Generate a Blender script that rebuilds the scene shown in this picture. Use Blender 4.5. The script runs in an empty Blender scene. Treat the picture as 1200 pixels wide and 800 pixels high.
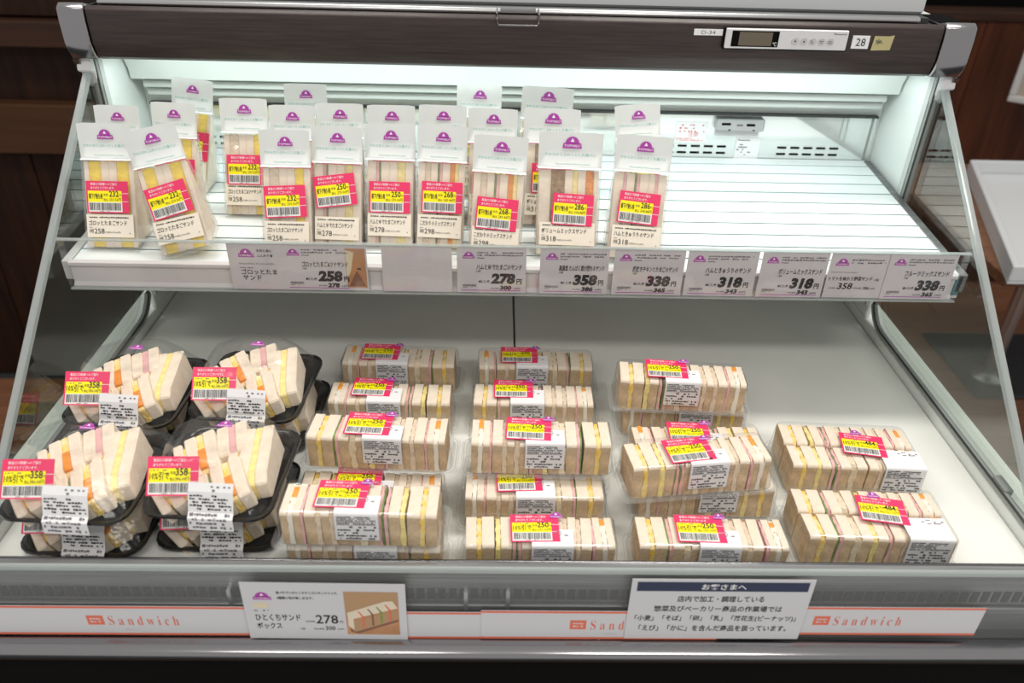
import bpy, bmesh, math, random
from mathutils import Vector, Matrix
random.seed(7)
R_ = math.radians
scene = bpy.context.scene
COL = scene.collection

# ------------------------------------------------------------------ camera
F_PX = 933.0
CAM = Vector((-.0336, -1.1617, 1.5)); PIT, YAW, ROL = .5666, .0267, .028
fw = Vector((math.sin(YAW)*math.cos(PIT), math.cos(YAW)*math.cos(PIT), -math.sin(PIT)))
rt = Vector((math.cos(YAW), -math.sin(YAW), 0)); up = rt.cross(fw)
CR = math.cos(ROL)*rt + math.sin(ROL)*up
CU = -math.sin(ROL)*rt + math.cos(ROL)*up
cd = bpy.data.cameras.new('camera'); cam = bpy.data.objects.new('camera', cd); COL.objects.link(cam)
cd.sensor_width = 36; cd.lens = F_PX/1200*36; cd.clip_start = .02
m3 = Matrix((CR, CU, -fw)).transposed()
cam.matrix_world = Matrix.Translation(CAM) @ m3.to_4x4()
scene.camera = cam
cd.dof.use_dof = True; cd.dof.focus_distance = 1.06; cd.dof.aperture_fstop = 4.0

# ------------------------------------------------------------------ world, lights, exposure
w = bpy.data.worlds.new('World'); scene.world = w; w.use_nodes = True
bg = w.node_tree.nodes['Background']; bg.inputs[0].default_value = (1, .97, .93, 1); bg.inputs[1].default_value = .58
vs = scene.view_settings
vs.view_transform = 'Standard'; vs.look = 'None'; vs.gamma = 1; vs.use_curve_mapping = False; vs.exposure = 0.0
cy = scene.cycles
cy.transparent_max_bounces = 40; cy.max_bounces = 10; cy.use_denoising = True
cy.caustics_reflective = False; cy.caustics_refractive = False

def area(name, loc, sx, sy, power, col, rot=(0, 0, 0), spread=180):
    l = bpy.data.lights.new(name, 'AREA'); l.shape = 'RECTANGLE'; l.size = sx; l.size_y = sy
    l.energy = power; l.color = col; l.spread = R_(spread)
    o = bpy.data.objects.new(name, l); COL.objects.link(o); o.location = loc; o.rotation_euler = rot
    return o
WARM = (1, .95, .88)
# the shop's ceiling lights, in rows over the aisle and over the back of the case
for k, (x, y, p) in enumerate([(-.9, -1.9, 12), (.9, -1.9, 17), (-.8, -.10, 13), (.7, -.10, 20)]):
    area('ceiling_light', (x, y, 2.75), 1.1, .25, p, WARM)
# the fluorescent tube of the case, behind the header
area('case_lamp', (0, .030, 1.2195), 1.14, .03, 1.22, (.88, 1, .985), (R_(-6), 0, 0))

# ------------------------------------------------------------------ pixel helpers (1200 x 800 frame)
def ray(px, py): return fw + CR*((px-600)/F_PX) + CU*((400-py)/F_PX)
def onz(px, py, z): d = ray(px, py); return CAM + d*((z-CAM.z)/d.z)
def ony(px, py, y): d = ray(px, py); return CAM + d*((y-CAM.y)/d.y)
def proj(P):
    v = Vector(P)-CAM; d = v.dot(fw)
    return 600+F_PX*v.dot(CR)/d, 400-F_PX*v.dot(CU)/d

# ------------------------------------------------------------------ materials
MATS = {}
def nodes(m): return m.node_tree.nodes, m.node_tree.links
def mat(name, col, rough=.5, metal=0., spec=.5, noise=0., nscale=40., bump=0., bscale=200., emit=0., coat=0., stretch=None, sss=0., col2=None):
    m = bpy.data.materials.new(name); m.use_nodes = True; N, L = nodes(m)
    b = N['Principled BSDF']; c = (*col, 1)
    b.inputs['Base Color'].default_value = c; b.inputs['Roughness'].default_value = rough
    b.inputs['Metallic'].default_value = metal; b.inputs['Specular IOR Level'].default_value = spec
    b.inputs['Coat Weight'].default_value = coat
    if sss:
        b.inputs['Subsurface Weight'].default_value = sss; b.inputs['Subsurface Radius'].default_value = (.004, .003, .002)
    if emit:
        b.inputs['Emission Color'].default_value = c; b.inputs['Emission Strength'].default_value = emit
    if noise or bump or col2:
        tc = N.new('ShaderNodeTexCoord'); mp = N.new('ShaderNodeMapping'); L.new(tc.outputs['Object'], mp.inputs[0])
        if stretch: mp.inputs['Scale'].default_value = stretch
    if noise or col2:
        t = N.new('ShaderNodeTexNoise'); t.inputs['Scale'].default_value = nscale; t.inputs['Detail'].default_value = 5
        L.new(mp.outputs[0], t.inputs['Vector'])
        r = N.new('ShaderNodeValToRGB'); r.color_ramp.elements[0].position = .32; r.color_ramp.elements[1].position = .68
        lo = col2 if col2 else tuple(max(0, v*(1-noise)) for v in col)
        hi = col if col2 else tuple(min(1, v*(1+noise)) for v in col)
        r.color_ramp.elements[0].color = (*lo, 1); r.color_ramp.elements[1].color = (*hi, 1)
        L.new(t.outputs['Fac'], r.inputs[0]); L.new(r.outputs[0], b.inputs['Base Color'])
    if bump:
        t2 = N.new('ShaderNodeTexNoise'); t2.inputs['Scale'].default_value = bscale; t2.inputs['Detail'].default_value = 3
        L.new(mp.outputs[0], t2.inputs['Vector'])
        bp = N.new('ShaderNodeBump'); bp.inputs['Strength'].default_value = bump; bp.inputs['Distance'].default_value = .002
        L.new(t2.outputs['Fac'], bp.inputs['Height']); L.new(bp.outputs[0], b.inputs['Normal'])
    MATS[name] = m; return m
def clear(name, tint=(1, 1, 1), ior=1.45, rough=.03, haze=0., bump=0., bscale=60., gain=1.0, hazecol=(1, 1, 1)):
    """thin clear plastic or glass: straight-through plus fresnel gloss, optional milky haze"""
    m = bpy.data.materials.new(name); m.use_nodes = True; N, L = nodes(m)
    for n in list(N):
        if n.type != 'OUTPUT_MATERIAL': N.remove(n)
    out = [n for n in N if n.type == 'OUTPUT_MATERIAL'][0]
    tr = N.new('ShaderNodeBsdfTransparent'); tr.inputs[0].default_value = (*tint, 1)
    gl = N.new('ShaderNodeBsdfGlossy'); gl.inputs['Roughness'].default_value = rough
    fr = N.new('ShaderNodeLayerWeight'); f0 = ((ior-1)/(ior+1))**2        # the same reflectance from both sides of a thin sheet
    pw = N.new('ShaderNodeMath'); pw.operation = 'POWER'; pw.inputs[1].default_value = 5; L.new(fr.outputs['Facing'], pw.inputs[0])
    mu = N.new('ShaderNodeMath'); mu.operation = 'MULTIPLY_ADD'; mu.inputs[1].default_value = (1-f0)*min(gain, 1); mu.inputs[2].default_value = f0*gain; mu.use_clamp = True
    L.new(pw.outputs[0], mu.inputs[0])
    base = tr.outputs[0]
    if haze:
        df = N.new('ShaderNodeBsdfDiffuse'); df.inputs[0].default_value = (*hazecol, 1)
        tl = N.new('ShaderNodeBsdfTranslucent'); tl.inputs[0].default_value = (*hazecol, 1)
        ad = N.new('ShaderNodeMixShader'); ad.inputs[0].default_value = .4
        L.new(df.outputs[0], ad.inputs[1]); L.new(tl.outputs[0], ad.inputs[2])
        mx = N.new('ShaderNodeMixShader'); mx.inputs[0].default_value = haze
        L.new(tr.outputs[0], mx.inputs[1]); L.new(ad.outputs[0], mx.inputs[2]); base = mx.outputs[0]
    ms = N.new('ShaderNodeMixShader'); L.new(mu.outputs[0], ms.inputs[0]); L.new(base, ms.inputs[1]); L.new(gl.outputs[0], ms.inputs[2])
    if bump:
        tc = N.new('ShaderNodeTexCoord'); t = N.new('ShaderNodeTexNoise'); t.inputs['Scale'].default_value = bscale; t.inputs['Detail'].default_value = 2
        L.new(tc.outputs['Object'], t.inputs['Vector'])
        bp = N.new('ShaderNodeBump'); bp.inputs['Strength'].default_value = bump; bp.inputs['Distance'].default_value = .004
        L.new(t.outputs['Fac'], bp.inputs['Height']); L.new(bp.outputs[0], gl.inputs['Normal']); L.new(bp.outputs[0], fr.inputs['Normal'])
    L.new(ms.outputs[0], out.inputs[0]); MATS[name] = m; return m

mat('case_white', (.78, .82, .80), .28, noise=.02, nscale=3)
mat('deck_white', (.82, .84, .80), .33, noise=.05, nscale=6, bump=.05, bscale=500)
mat('slat_white', (.80, .86, .86), .25)
mat('groove_teal', (.05, .19, .22), .5)
mat('back_gloss', (.80, .84, .83), .04, metal=.6)
mat('louvre_grey', (.55, .58, .56), .4)
mat('dark_gap', (.03, .035, .035), .6)
mat('gasket', (.30, .32, .31), .45)
mat('gasket_dark', (.04, .045, .045), .4)
mat('header_wood', (.046, .029, .027), .36, noise=.0, nscale=14, col2=(.022, .014, .013), stretch=(1.2, 30, 30), bump=.06, bscale=60)
mat('chrome', (.33, .325, .34), .18, metal=1, bump=.05, bscale=14)
mat('wire', (.20, .20, .21), .22, metal=1)
mat('steel', (.55, .56, .57), .3, metal=1)
mat('brushed', (.27, .275, .28), .42, metal=.9, noise=.25, nscale=20, stretch=(.3, 8, 20))
mat('rail_white', (.62, .60, .60), .35)
mat('card_white', (.60, .575, .60), .6)
mat('notice_white', (.62, .62, .65), .5)
mat('paper', (.80, .80, .82), .6)
mat('ink', (.015, .013, .018), .6)
mat('ink_soft', (.16, .15, .17), .6)
mat('ink_purple', (.42, .05, .40), .5)
mat('ink_white', (.88, .86, .86), .5)
mat('ink_green', (.20, .50, .42), .6)
mat('ink_navy', (.02, .03, .075), .5)
mat('ink_orange', (.75, .16, .09), .5)
mat('ink_red', (.72, .22, .22), .5)
mat('sticker_red', (.80, .035, .14), .35)
mat('sticker_yellow', (.98, .86, .0), .35)
mat('sticker_white', (.82, .82, .80), .35)
mat('header_film', (.72, .76, .75), .35, bump=.08, bscale=40)
mat('label_cream', (.86, .79, .67), .5)
mat('crumb', (.84, .735, .60), .85, spec=.2, noise=.08, nscale=70, bump=.35, bscale=420, sss=.15)
mat('crumb_side', (.62, .46, .29), .9, spec=.15, noise=.22, nscale=70, bump=.5, bscale=350, sss=.1)
mat('egg', (.95, .62, .05), .6, col2=(.95, .80, .45), nscale=110, bump=.8, bscale=260)
mat('egg_rich', (1.0, .68, .05), .6, noise=.12, nscale=120, bump=.8, bscale=260)
mat('pale_egg', (.93, .76, .30), .6, noise=.12, nscale=160, bump=.6, bscale=260)
mat('yolk', (.93, .36, .03), .45, noise=.1, nscale=120, bump=.3)
mat('egg_white', (.90, .85, .74), .45)
mat('ham', (.80, .46, .46), .45, noise=.1, nscale=80)
mat('tuna', (.78, .64, .48), .8, noise=.15, nscale=150, bump=.7, bscale=300)
mat('potato', (.82, .70, .50), .8, noise=.15, nscale=150, bump=.6, bscale=300)
mat('lettuce', (.18, .30, .05), .5, noise=.3, nscale=90)
mat('carrot', (.85, .30, .03), .5, noise=.15, nscale=90)
mat('cutlet', (.36, .22, .10), .8, noise=.35, nscale=180, bump=1, bscale=400)
mat('slaw', (.80, .28, .04), .6, noise=.3, nscale=200, bump=1, bscale=300)
mat('tray_black', (.012, .013, .014), .22)
mat('black', (.004, .0035, .0035), .8, spec=.08)
mat('base_brown', (.028, .014, .009), .7, spec=.15)
mat('lcd', (.13, .11, .075), .3)
mat('panel_silver', (.66, .66, .68), .4)
mat('button', (.52, .52, .53), .4)
mat('tape', (.46, .41, .20), .7)
mat('print_wood', (.50, .25, .12), .6, noise=.2, nscale=30)
mat('print_dark', (.24, .11, .07), .6)
mat('print_bread', (.75, .66, .52), .6)
mat('print_crust', (.45, .28, .15), .6)
mat('print_cream', (.72, .64, .45), .6)
mat('wood_dark', (.030, .0105, .005), .6, spec=.15, col2=(.012, .0055, .004), nscale=5, stretch=(9, 9, .8))
mat('wood_band', (.062, .026, .011), .55, spec=.2, noise=.12, nscale=6, stretch=(.6, 6, 9))
mat('wood_mid', (.050, .020, .010), .55, spec=.2, col2=(.028, .013, .009), nscale=7, stretch=(.5, 6, 9))
mat('wood_right', (.095, .028, .012), .5, spec=.2, col2=(.045, .013, .006), nscale=4, stretch=(9, 9, .7))
mat('floor_wood', (.26, .115, .060), .42, col2=(.16, .065, .035), nscale=6, stretch=(.7, 9, 1))
mat('table_wood', (.22, .10, .05), .45, col2=(.13, .055, .028), nscale=6, stretch=(.7, 9, 6))
mat('tray_white', (.60, .62, .64), .4)
mat('plate_dark', (.022, .025, .030), .45, bump=.2, bscale=120)
mat('frame_white', (.55, .55, .55), .35)
mat('beige', (.42, .36, .31), .6)
mat('lamp_glow', (.88, 1, .98), .5, emit=2)
clear('film', (.985, .985, .985), 1.45, .09, haze=.12, bump=1.0, bscale=26, gain=1.6)
clear('lid', (.985, .985, .985), 1.48, .06, haze=.022, bump=.25, bscale=30, gain=1.25)
clear('dome', (.985, .985, .985), 1.48, .13, haze=.018, bump=.5, bscale=45, gain=.6)
clear('lid_rim', (.97, .98, .98), 1.45, .08, haze=.16, bump=.5, bscale=80, gain=1.4)
clear('acrylic', (.985, .985, .985), 1.45, .06, haze=.0)
clear('glass', (.84, .88, .85), 2.2, .012)
clear('glass_edge', (.80, .86, .85), 1.5, .10, haze=.45, hazecol=(.75, .80, .80), gain=1.6)
clear('front_panel', (.95, .96, .96), 1.45, .06, haze=.06, gain=.6)

# ------------------------------------------------------------------ mesh helpers
class MB:
    def __init__(s): s.v = []; s.f = []; s.m = []; s.mats = []
    def mi(s, name):
        if name not in s.mats: s.mats.append(name)
        return s.mats.index(name)
    def face(s, pts, m):
        b = len(s.v); s.v.extend([tuple(p) for p in pts]); s.f.append(tuple(range(b, b+len(pts)))); s.m.append(s.mi(m))
    def raw(s, vs, fs, m):
        b = len(s.v); s.v.extend([tuple(p) for p in vs]); k = s.mi(m)
        for f in fs: s.f.append(tuple(b+i for i in f)); s.m.append(k)
        return b
    def box(s, x0, x1, y0, y1, z0, z1, m):
        vs = [(x, y, z) for z in (z0, z1) for y in (y0, y1) for x in (x0, x1)]
        s.raw(vs, [(0, 2, 3, 1), (4, 5, 7, 6), (0, 1, 5, 4), (2, 6, 7, 3), (1, 3, 7, 5), (0, 4, 6, 2)], m); return s
    def prism(s, prof, x0, x1, m, cap=True):
        """profile of (y, z) points extruded along x"""
        n = len(prof); vs = [(x0, *p) for p in prof]+[(x1, *p) for p in prof]
        fs = [(i, (i+1) % n, n+(i+1) % n, n+i) for i in range(n)]
        if cap: fs += [tuple(range(n-1, -1, -1)), tuple(range(n, 2*n))]
        s.raw(vs, fs, m); return s
    def strip(s, prof, x0, x1, m):
        n = len(prof); vs = [(x0, *p) for p in prof]+[(x1, *p) for p in prof]
        s.raw(vs, [(i, i+1, n+i+1, n+i) for i in range(n-1)], m); return s
    def tube(s, path, r, m, n=8, close=True):
        path = [Vector(p) for p in path]; rings = []
        for i, p in enumerate(path):
            t = (path[min(i+1, len(path)-1)]-path[max(i-1, 0)]).normalized()
            a = Vector((0, 0, 1)) if abs(t.z) < .9 else Vector((0, 1, 0))
            u = t.cross(a).normalized(); v = t.cross(u)
            rings.append([p+(u*math.cos(2*math.pi*k/n)+v*math.sin(2*math.pi*k/n))*r for k in range(n)])
        vs = [q for g in rings for q in g]; fs = []
        for i in range(len(path)-1):
            for k in range(n): fs.append((i*n+k, i*n+(k+1) % n, (i+1)*n+(k+1) % n, (i+1)*n+k))
        if close: fs += [tuple(range(n-1, -1, -1)), tuple(range((len(path)-1)*n, len(path)*n))]
        s.raw(vs, fs, m); return s
    def cyl(s, c, r, h, m, n=20, axis='z', r2=None):
        r2 = r if r2 is None else r2; vs = []
        for k in (0, 1):
            for i in range(n):
                a = 2*math.pi*i/n; q = (r, r2)[k]
                p = (q*math.cos(a), q*math.sin(a), k*h)
                if axis == 'y': p = (p[0], -p[2], p[1])
                vs.append((c[0]+p[0], c[1]+p[1], c[2]+p[2]))
        s.raw(vs, [(i, (i+1) % n, n+(i+1) % n, n+i) for i in range(n)]+[tuple(range(n-1, -1, -1)), tuple(range(n, 2*n))], m); return s
    def build(s, name, parent=None, bevel=0, seg=1, smooth=None, loc=None, rot=None):
        me = bpy.data.meshes.new(name); me.from_pydata(s.v, [], s.f)
        for k in s.mats: me.materials.append(MATS[k])
        for p, k in zip(me.polygons, s.m): p.material_index = k
        bm = bmesh.new(); bm.from_mesh(me)
        if bevel:
            bmesh.ops.remove_doubles(bm, verts=bm.verts, dist=1e-6)
            es = [e for e in bm.edges if len(e.link_faces) == 2 and e.calc_face_angle(0) > .5]
            bmesh.ops.bevel(bm, geom=es, offset=bevel, segments=seg, affect='EDGES', profile=.5, clamp_overlap=True)
        bm.to_mesh(me); bm.free()
        if smooth:
            for p in me.polygons: p.use_smooth = True
            me.set_sharp_from_angle(angle=R_(smooth))
        return link(name, me, parent, loc, rot)
def link(name, me, parent=None, loc=None, rot=None):
    o = bpy.data.objects.new(name, me); COL.objects.link(o)
    if parent: o.parent = parent
    if loc is not None: o.location = loc
    if rot is not None: o.rotation_euler = rot
    return o
def thing(name, label, cat, loc=(0, 0, 0), rot=(0, 0, 0), group=None):
    o = bpy.data.objects.new(name, None); COL.objects.link(o); o.empty_display_size = .03
    o.location = loc; o.rotation_euler = rot; return tag(o, label, cat, group)
def tag(o, label, cat=None, group=None):
    o['label'] = label
    if cat: o['category'] = cat
    if group: o['group'] = group
    return o
def struct(o, label=None):
    o['kind'] = 'structure'
    if label: o['label'] = label
    return o

# ------------------------------------------------------------------ lettering
TXT = {}
def glyphs(s, bold=0., shear=0., space=1., res=2):
    key = (s, bold, shear, space, res)
    if key in TXT: return TXT[key]
    cu = bpy.data.curves.new('t', 'FONT'); cu.body = s; cu.size = 1; cu.offset = bold; cu.shear = shear
    cu.space_character = space; cu.resolution_u = res; cu.fill_mode = 'FRONT'
    o = bpy.data.objects.new('t', cu); COL.objects.link(o)
    dg = bpy.context.evaluated_depsgraph_get(); dg.update()
    me = o.evaluated_get(dg).to_mesh()
    vs = [(v.co.x, v.co.y) for v in me.vertices]; fs = [tuple(p.vertices) for p in me.polygons]
    o.evaluated_get(dg).to_mesh_clear()
    bpy.data.objects.remove(o); bpy.data.curves.remove(cu)
    if vs:
        x0 = min(v[0] for v in vs); x1 = max(v[0] for v in vs); y0 = min(v[1] for v in vs); y1 = max(v[1] for v in vs)
        vs = [((a-x0)/max(x1-x0, 1e-6), (b-y0)/max(y1-y0, 1e-6)) for a, b in vs]
    TXT[key] = (vs, fs); return TXT[key]
class Print:
    """flat print in (u, v); mapped to 3D when flushed into a mesh"""
    def __init__(s): s.items = []
    def text(s, t, u, v, w, h, m='ink', lift=.0003, **k):
        vs, fs = glyphs(t, **k); s.items.append(([(u+a*w, v+b*h, lift) for a, b in vs], fs, m))
    def rect(s, u0, u1, v0, v1, m, lift=.0002):
        s.items.append(([(u0, v0, lift), (u1, v0, lift), (u1, v1, lift), (u0, v1, lift)], [(0, 1, 2, 3)], m))
    def poly(s, pts, m, lift=.0002):
        s.items.append(([(a, b, lift) for a, b in pts], [tuple(range(len(pts)))], m))
    def micro(s, u0, u1, v0, v1, rows, m='ink', fill=.62, seed=1, lift=.0003, cw=1.0):
        """rows of tiny print"""
        rg = random.Random(seed); dv = (v1-v0)/rows
        for r in range(rows):
            u = u0; vb = v1-(r+1)*dv; end = u1-(u1-u0)*rg.choice((0, 0, .05, .15, .4))
            while u < end:
                c = dv*rg.uniform(.45, 1.0)*cw
                if rg.random() < fill: s.rect(u, min(u+c*.8, u1), vb+dv*rg.uniform(.12, .3), vb+dv*rg.uniform(.6, .82), m, lift)
                u += c
    def barcode(s, u0, u1, v0, v1, m='ink', seed=3, lift=.0003):
        rg = random.Random(seed); u = u0; d = (u1-u0)/62
        while u < u1-d:
            b = d*rg.choice((.7, 1, 1.6)); s.rect(u, u+b, v0, v1, m, lift); u += b+d*rg.choice((.6, .9, 1.4))
    def logo(s, u, v, w, sub=True, m='ink_purple'):
        """purple arch over a banner, a little white spire in the arch"""
        h = w*.26
        s.poly([(u, v), (u+w, v), (u+w*.96, v+h), (u+w*.04, v+h)], m, .0002)
        s.poly([(u+w*.5+w*.36*math.cos(a*math.pi/12), v+h*.9+w*.36*math.sin(a*math.pi/12)) for a in range(13)], m, .0002)
        c = u+w*.5; b = v+h*1.25
        s.poly([(c-w*.10, b), (c+w*.10, b), (c+w*.045, b+w*.11), (c, b+w*.19), (c-w*.045, b+w*.11)], 'ink_white', .0003)
        s.text('TOPVALU', u+w*.08, v+h*.24, w*.84, h*.5, 'ink_white', bold=.01, res=1)
    def flush(s, fn=None, into=None):
        mb = into or MB(); fn = fn or (lambda u, v, l: (u, -l, v))
        for vs, fs, m in s.items: mb.raw([fn(*p) for p in vs], fs, m)
        return mb

# ================================================================== THE SETTING
fl = MB(); fl.box(-3, 3.4, -1.0, 2.6, -.05, -.006, 'dark_gap')
floor = struct(fl.build('floor'), 'brown wooden plank floor beside and behind the case')
pk = MB(); pk.box(0, .9, 0, .118, -.006, 0, 'floor_wood')
pme = None
for r in range(17):
    for c in range(3):
        x = .75+c*.904+(r % 2)*.42-.42; y = -.15+r*.121
        if pme is None: o = pk.build('plank', floor, bevel=.002, loc=(x, y, 0)); pme = o.data
        else: link('plank', pme, floor, (x, y, 0))
for r in range(10):
    link('plank', pme, floor, (-2.35+(r % 2)*.3, -.27+r*.121, 0))

wl = MB()
wl.box(-3, -.72, .98, 1.05, 0, 1.8, 'wood_dark')
wall_left = struct(wl.build('wall_left'), 'dark wood panelled wall left behind the case')
for k, (z0, z1, y, m) in enumerate([(.742, .876, .935, 'wood_band'), (1.022, 1.086, .92, 'wood_mid'), (1.09, 1.30, .955, 'wood_dark')]):
    b = MB(); b.box(-2.6, -.72, y, .985, z0, z1, m); b.build('board', wall_left, bevel=.004)
for k in range(9):
    b = MB(); b.box(-2.45+k*.19, -2.45+k*.19+.187, .968, .985, 0.0, .738, 'wood_dark'); b.build('panel', wall_left, bevel=.002)
wr = MB(); wr.box(.75, 3.2, 1.72, 1.78, 0, 1.03, 'wood_right')
wall_back = struct(wr.build('wall_back'), 'reddish brown wood partition at the right behind the tables')
for k in range(5):
    b = MB(); b.box(1.0+k*.32, 1.0+k*.32+.317, 1.70, 1.725, 0, 1.0, 'wood_right'); b.build('panel', wall_back, bevel=.002)
b = MB(); b.box(.75, 3.2, 1.69, 1.79, 1.0, 1.032, 'wood_mid'); b.build('top_rail', wall_back, bevel=.004)
b = MB(); b.box(-3, 3.4, 2.5, 2.6, 0, 2.2, 'black'); struct(b.build('wall_far'), 'dark wall far behind the wood partition')

# ------------------------------------------------------------------ table, tray and frame at the right
tb = thing('cafe_table', 'wooden cafe table with steel column to the right of the case', 'table', (1.62, 1.007, 0))
b = MB(); b.box(-.545, .55, -.647, .06, .69, .72, 'table_wood'); b.build('tabletop', tb, bevel=.004)
b = MB(); b.cyl((0, 0, .01), .022, .68, 'steel', 20); b.build('column', tb, smooth=40)
b = MB(); b.cyl((0, 0, .012), .055, .012, 'steel', 24, r2=.03); b.build('collar', tb, smooth=40)
b = MB(); b.box(-.10, .45, -.12, .27, 0.0, .012, 'plate_dark'); b.build('base_plate', tb, bevel=.004)
tr = thing('serving_tray', 'white high-sided tray lying on the wooden table', 'tray', (0, 0, .7205))
cl = [onz(1137, 187, .762), onz(1188, 312, .762)]; q4 = [(cl[1].x, cl[1].y), (2.1, cl[1].y), (2.1, cl[0].y), (cl[0].x, cl[0].y)]
b = MB(); b.raw([(x, y, z) for z in (0, .006) for x, y in q4], [(3, 2, 1, 0), (4, 5, 6, 7)]+[(k, (k+1) % 4, 4+(k+1) % 4, 4+k) for k in range(4)], 'tray_white'); b.build('tray_bottom', tr)
cq = (sum(p_[0] for p_ in q4)/4, sum(p_[1] for p_ in q4)/4)
for k in range(4):
    a, c = q4[k], q4[(k+1) % 4]; ins = lambda p_: (p_[0]+(cq[0]-p_[0])*.035, p_[1]+(cq[1]-p_[1])*.035)
    f4 = [a, c, ins(c), ins(a)]; b = MB(); b.raw([(x, y, z) for z in (.006, .0415) for x, y in f4], [(3, 2, 1, 0), (4, 5, 6, 7)]+[(m, (m+1) % 4, 4+(m+1) % 4, 4+m) for m in range(4)], 'tray_white'); b.build('tray_wall', tr, bevel=.002)
p = ony(1180, 118, 1.55)
fr = thing('picture_frame', 'white rounded frame with beige sheet at the upper right edge', 'frame', p, (0, 0, R_(-38)))
for x0, x1, z0, z1 in ((0, .4, 0, .022), (0, .4, .278, .30), (0, .022, .022, .278), (.378, .4, .022, .278)):
    b = MB(); b.box(x0, x1, -.01, .01, z0, z1, 'frame_white'); b.build('frame_bar', fr, bevel=.004, seg=2)
b = MB(); b.box(.022, .378, -.003, .003, .022, .278, 'beige'); b.build('sheet', fr)

# ================================================================== THE DISPLAY CASE
case = thing('display_case', 'refrigerated open display case with brown header and glass sides', 'display case')
DZ = .80                       # deck level
def part(name, mb, **k): return mb.build(name, case, **k)
# base and bumper
b = MB(); b.box(-.68, .68, -.57, .20, .08, .70, 'black'); part('base_cabinet', b)
b = MB(); b.box(-.69, .69, -.592, -.56, .70, .733, 'base_brown'); part('kick_trim', b, bevel=.004)
b = MB(); b.prism([(-.605, .735), (-.617, .740), (-.618, .752), (-.608, .757), (-.56, .757), (-.56, .735)], -.69, .69, 'chrome'); part('bumper', b, bevel=.002, seg=2, smooth=50)
# duct behind the front panel
DY = -.5845; DT = ony(600, 667, DY).z; S0, S1 = ony(600, 701, DY).z, ony(600, 690, DY).z
b = MB(); b.prism([(DY, .757), (DY, DT), (DY+.002, DT+.0015), (DY+.008, DT+.0015), (DY+.008, DT-.004), (DY+.003, DT-.004), (DY+.003, .757)], -.66, .66, 'brushed'); part('air_duct', b)
b = MB(); b.box(-.655, .655, DY-.0045, DY, S0-.010, S0-.006, 'brushed'); part('duct_ledge', b, bevel=.001)
b = MB()
for k in range(104):
    x = -.60+k*.0116
    b.box(x, x+.0078, DY-.0008, DY+.0005, S0, S1, 'dark_gap')
b.build('return_grille', case)['kind'] = 'stuff'
for x in (-.31, -.06, -.015, .30): 
    b = MB(); b.box(x-.002, x+.002, -.593, -.5848, .757, S1+.004, 'steel'); part('duct_bracket', b)
b = MB(); b.box(-.66, .66, -.5985, -.5965, .757, .862, 'front_panel'); part('front_panel', b)
b = MB(); b.box(-.66, .66, -.6000, -.5945, .8585, .8660, 'glass_edge'); part('panel_edge', b, bevel=.0015)
# deck in two panels with a seam
for x0, x1 in ((-.5995, -.0015), (.0015, .5995)):
    b = MB(); b.box(x0, x1, -.5660, .139, DZ-.018, DZ, 'deck_white'); part('deck_panel', b, bevel=.0015)
b = MB(); b.box(-.6, .6, -.560, .139, DZ-.03, DZ-.019, 'dark_gap'); part('deck_support', b)
b = MB(); b.box(-.6, .6, .1395, .16, .70, 1.235, 'case_white'); part('back_wall', b)
# wire guard
WY = -.5705; WZ = ony(600, 658.5, WY).z
wg = [(-.585, WY+.02, DZ+.003), (-.585, WY+.004, WZ-.001), (-.58, WY, WZ), (.566, WY, WZ), (.573, WY+.004, WZ-.001), (.574, WY+.02, DZ+.003)]
b = MB(); b.tube(wg, .0025, 'wire', 8)
for x in (-.46, -.255, -.125, -.10, .085, .103, .26, .46): b.tube([(x, WY, WZ), (x, WY-.003, DT-.004), (x, DY+.005, DT)], .0018, 'wire', 6)
part('wire_guard', b, smooth=60)
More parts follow.
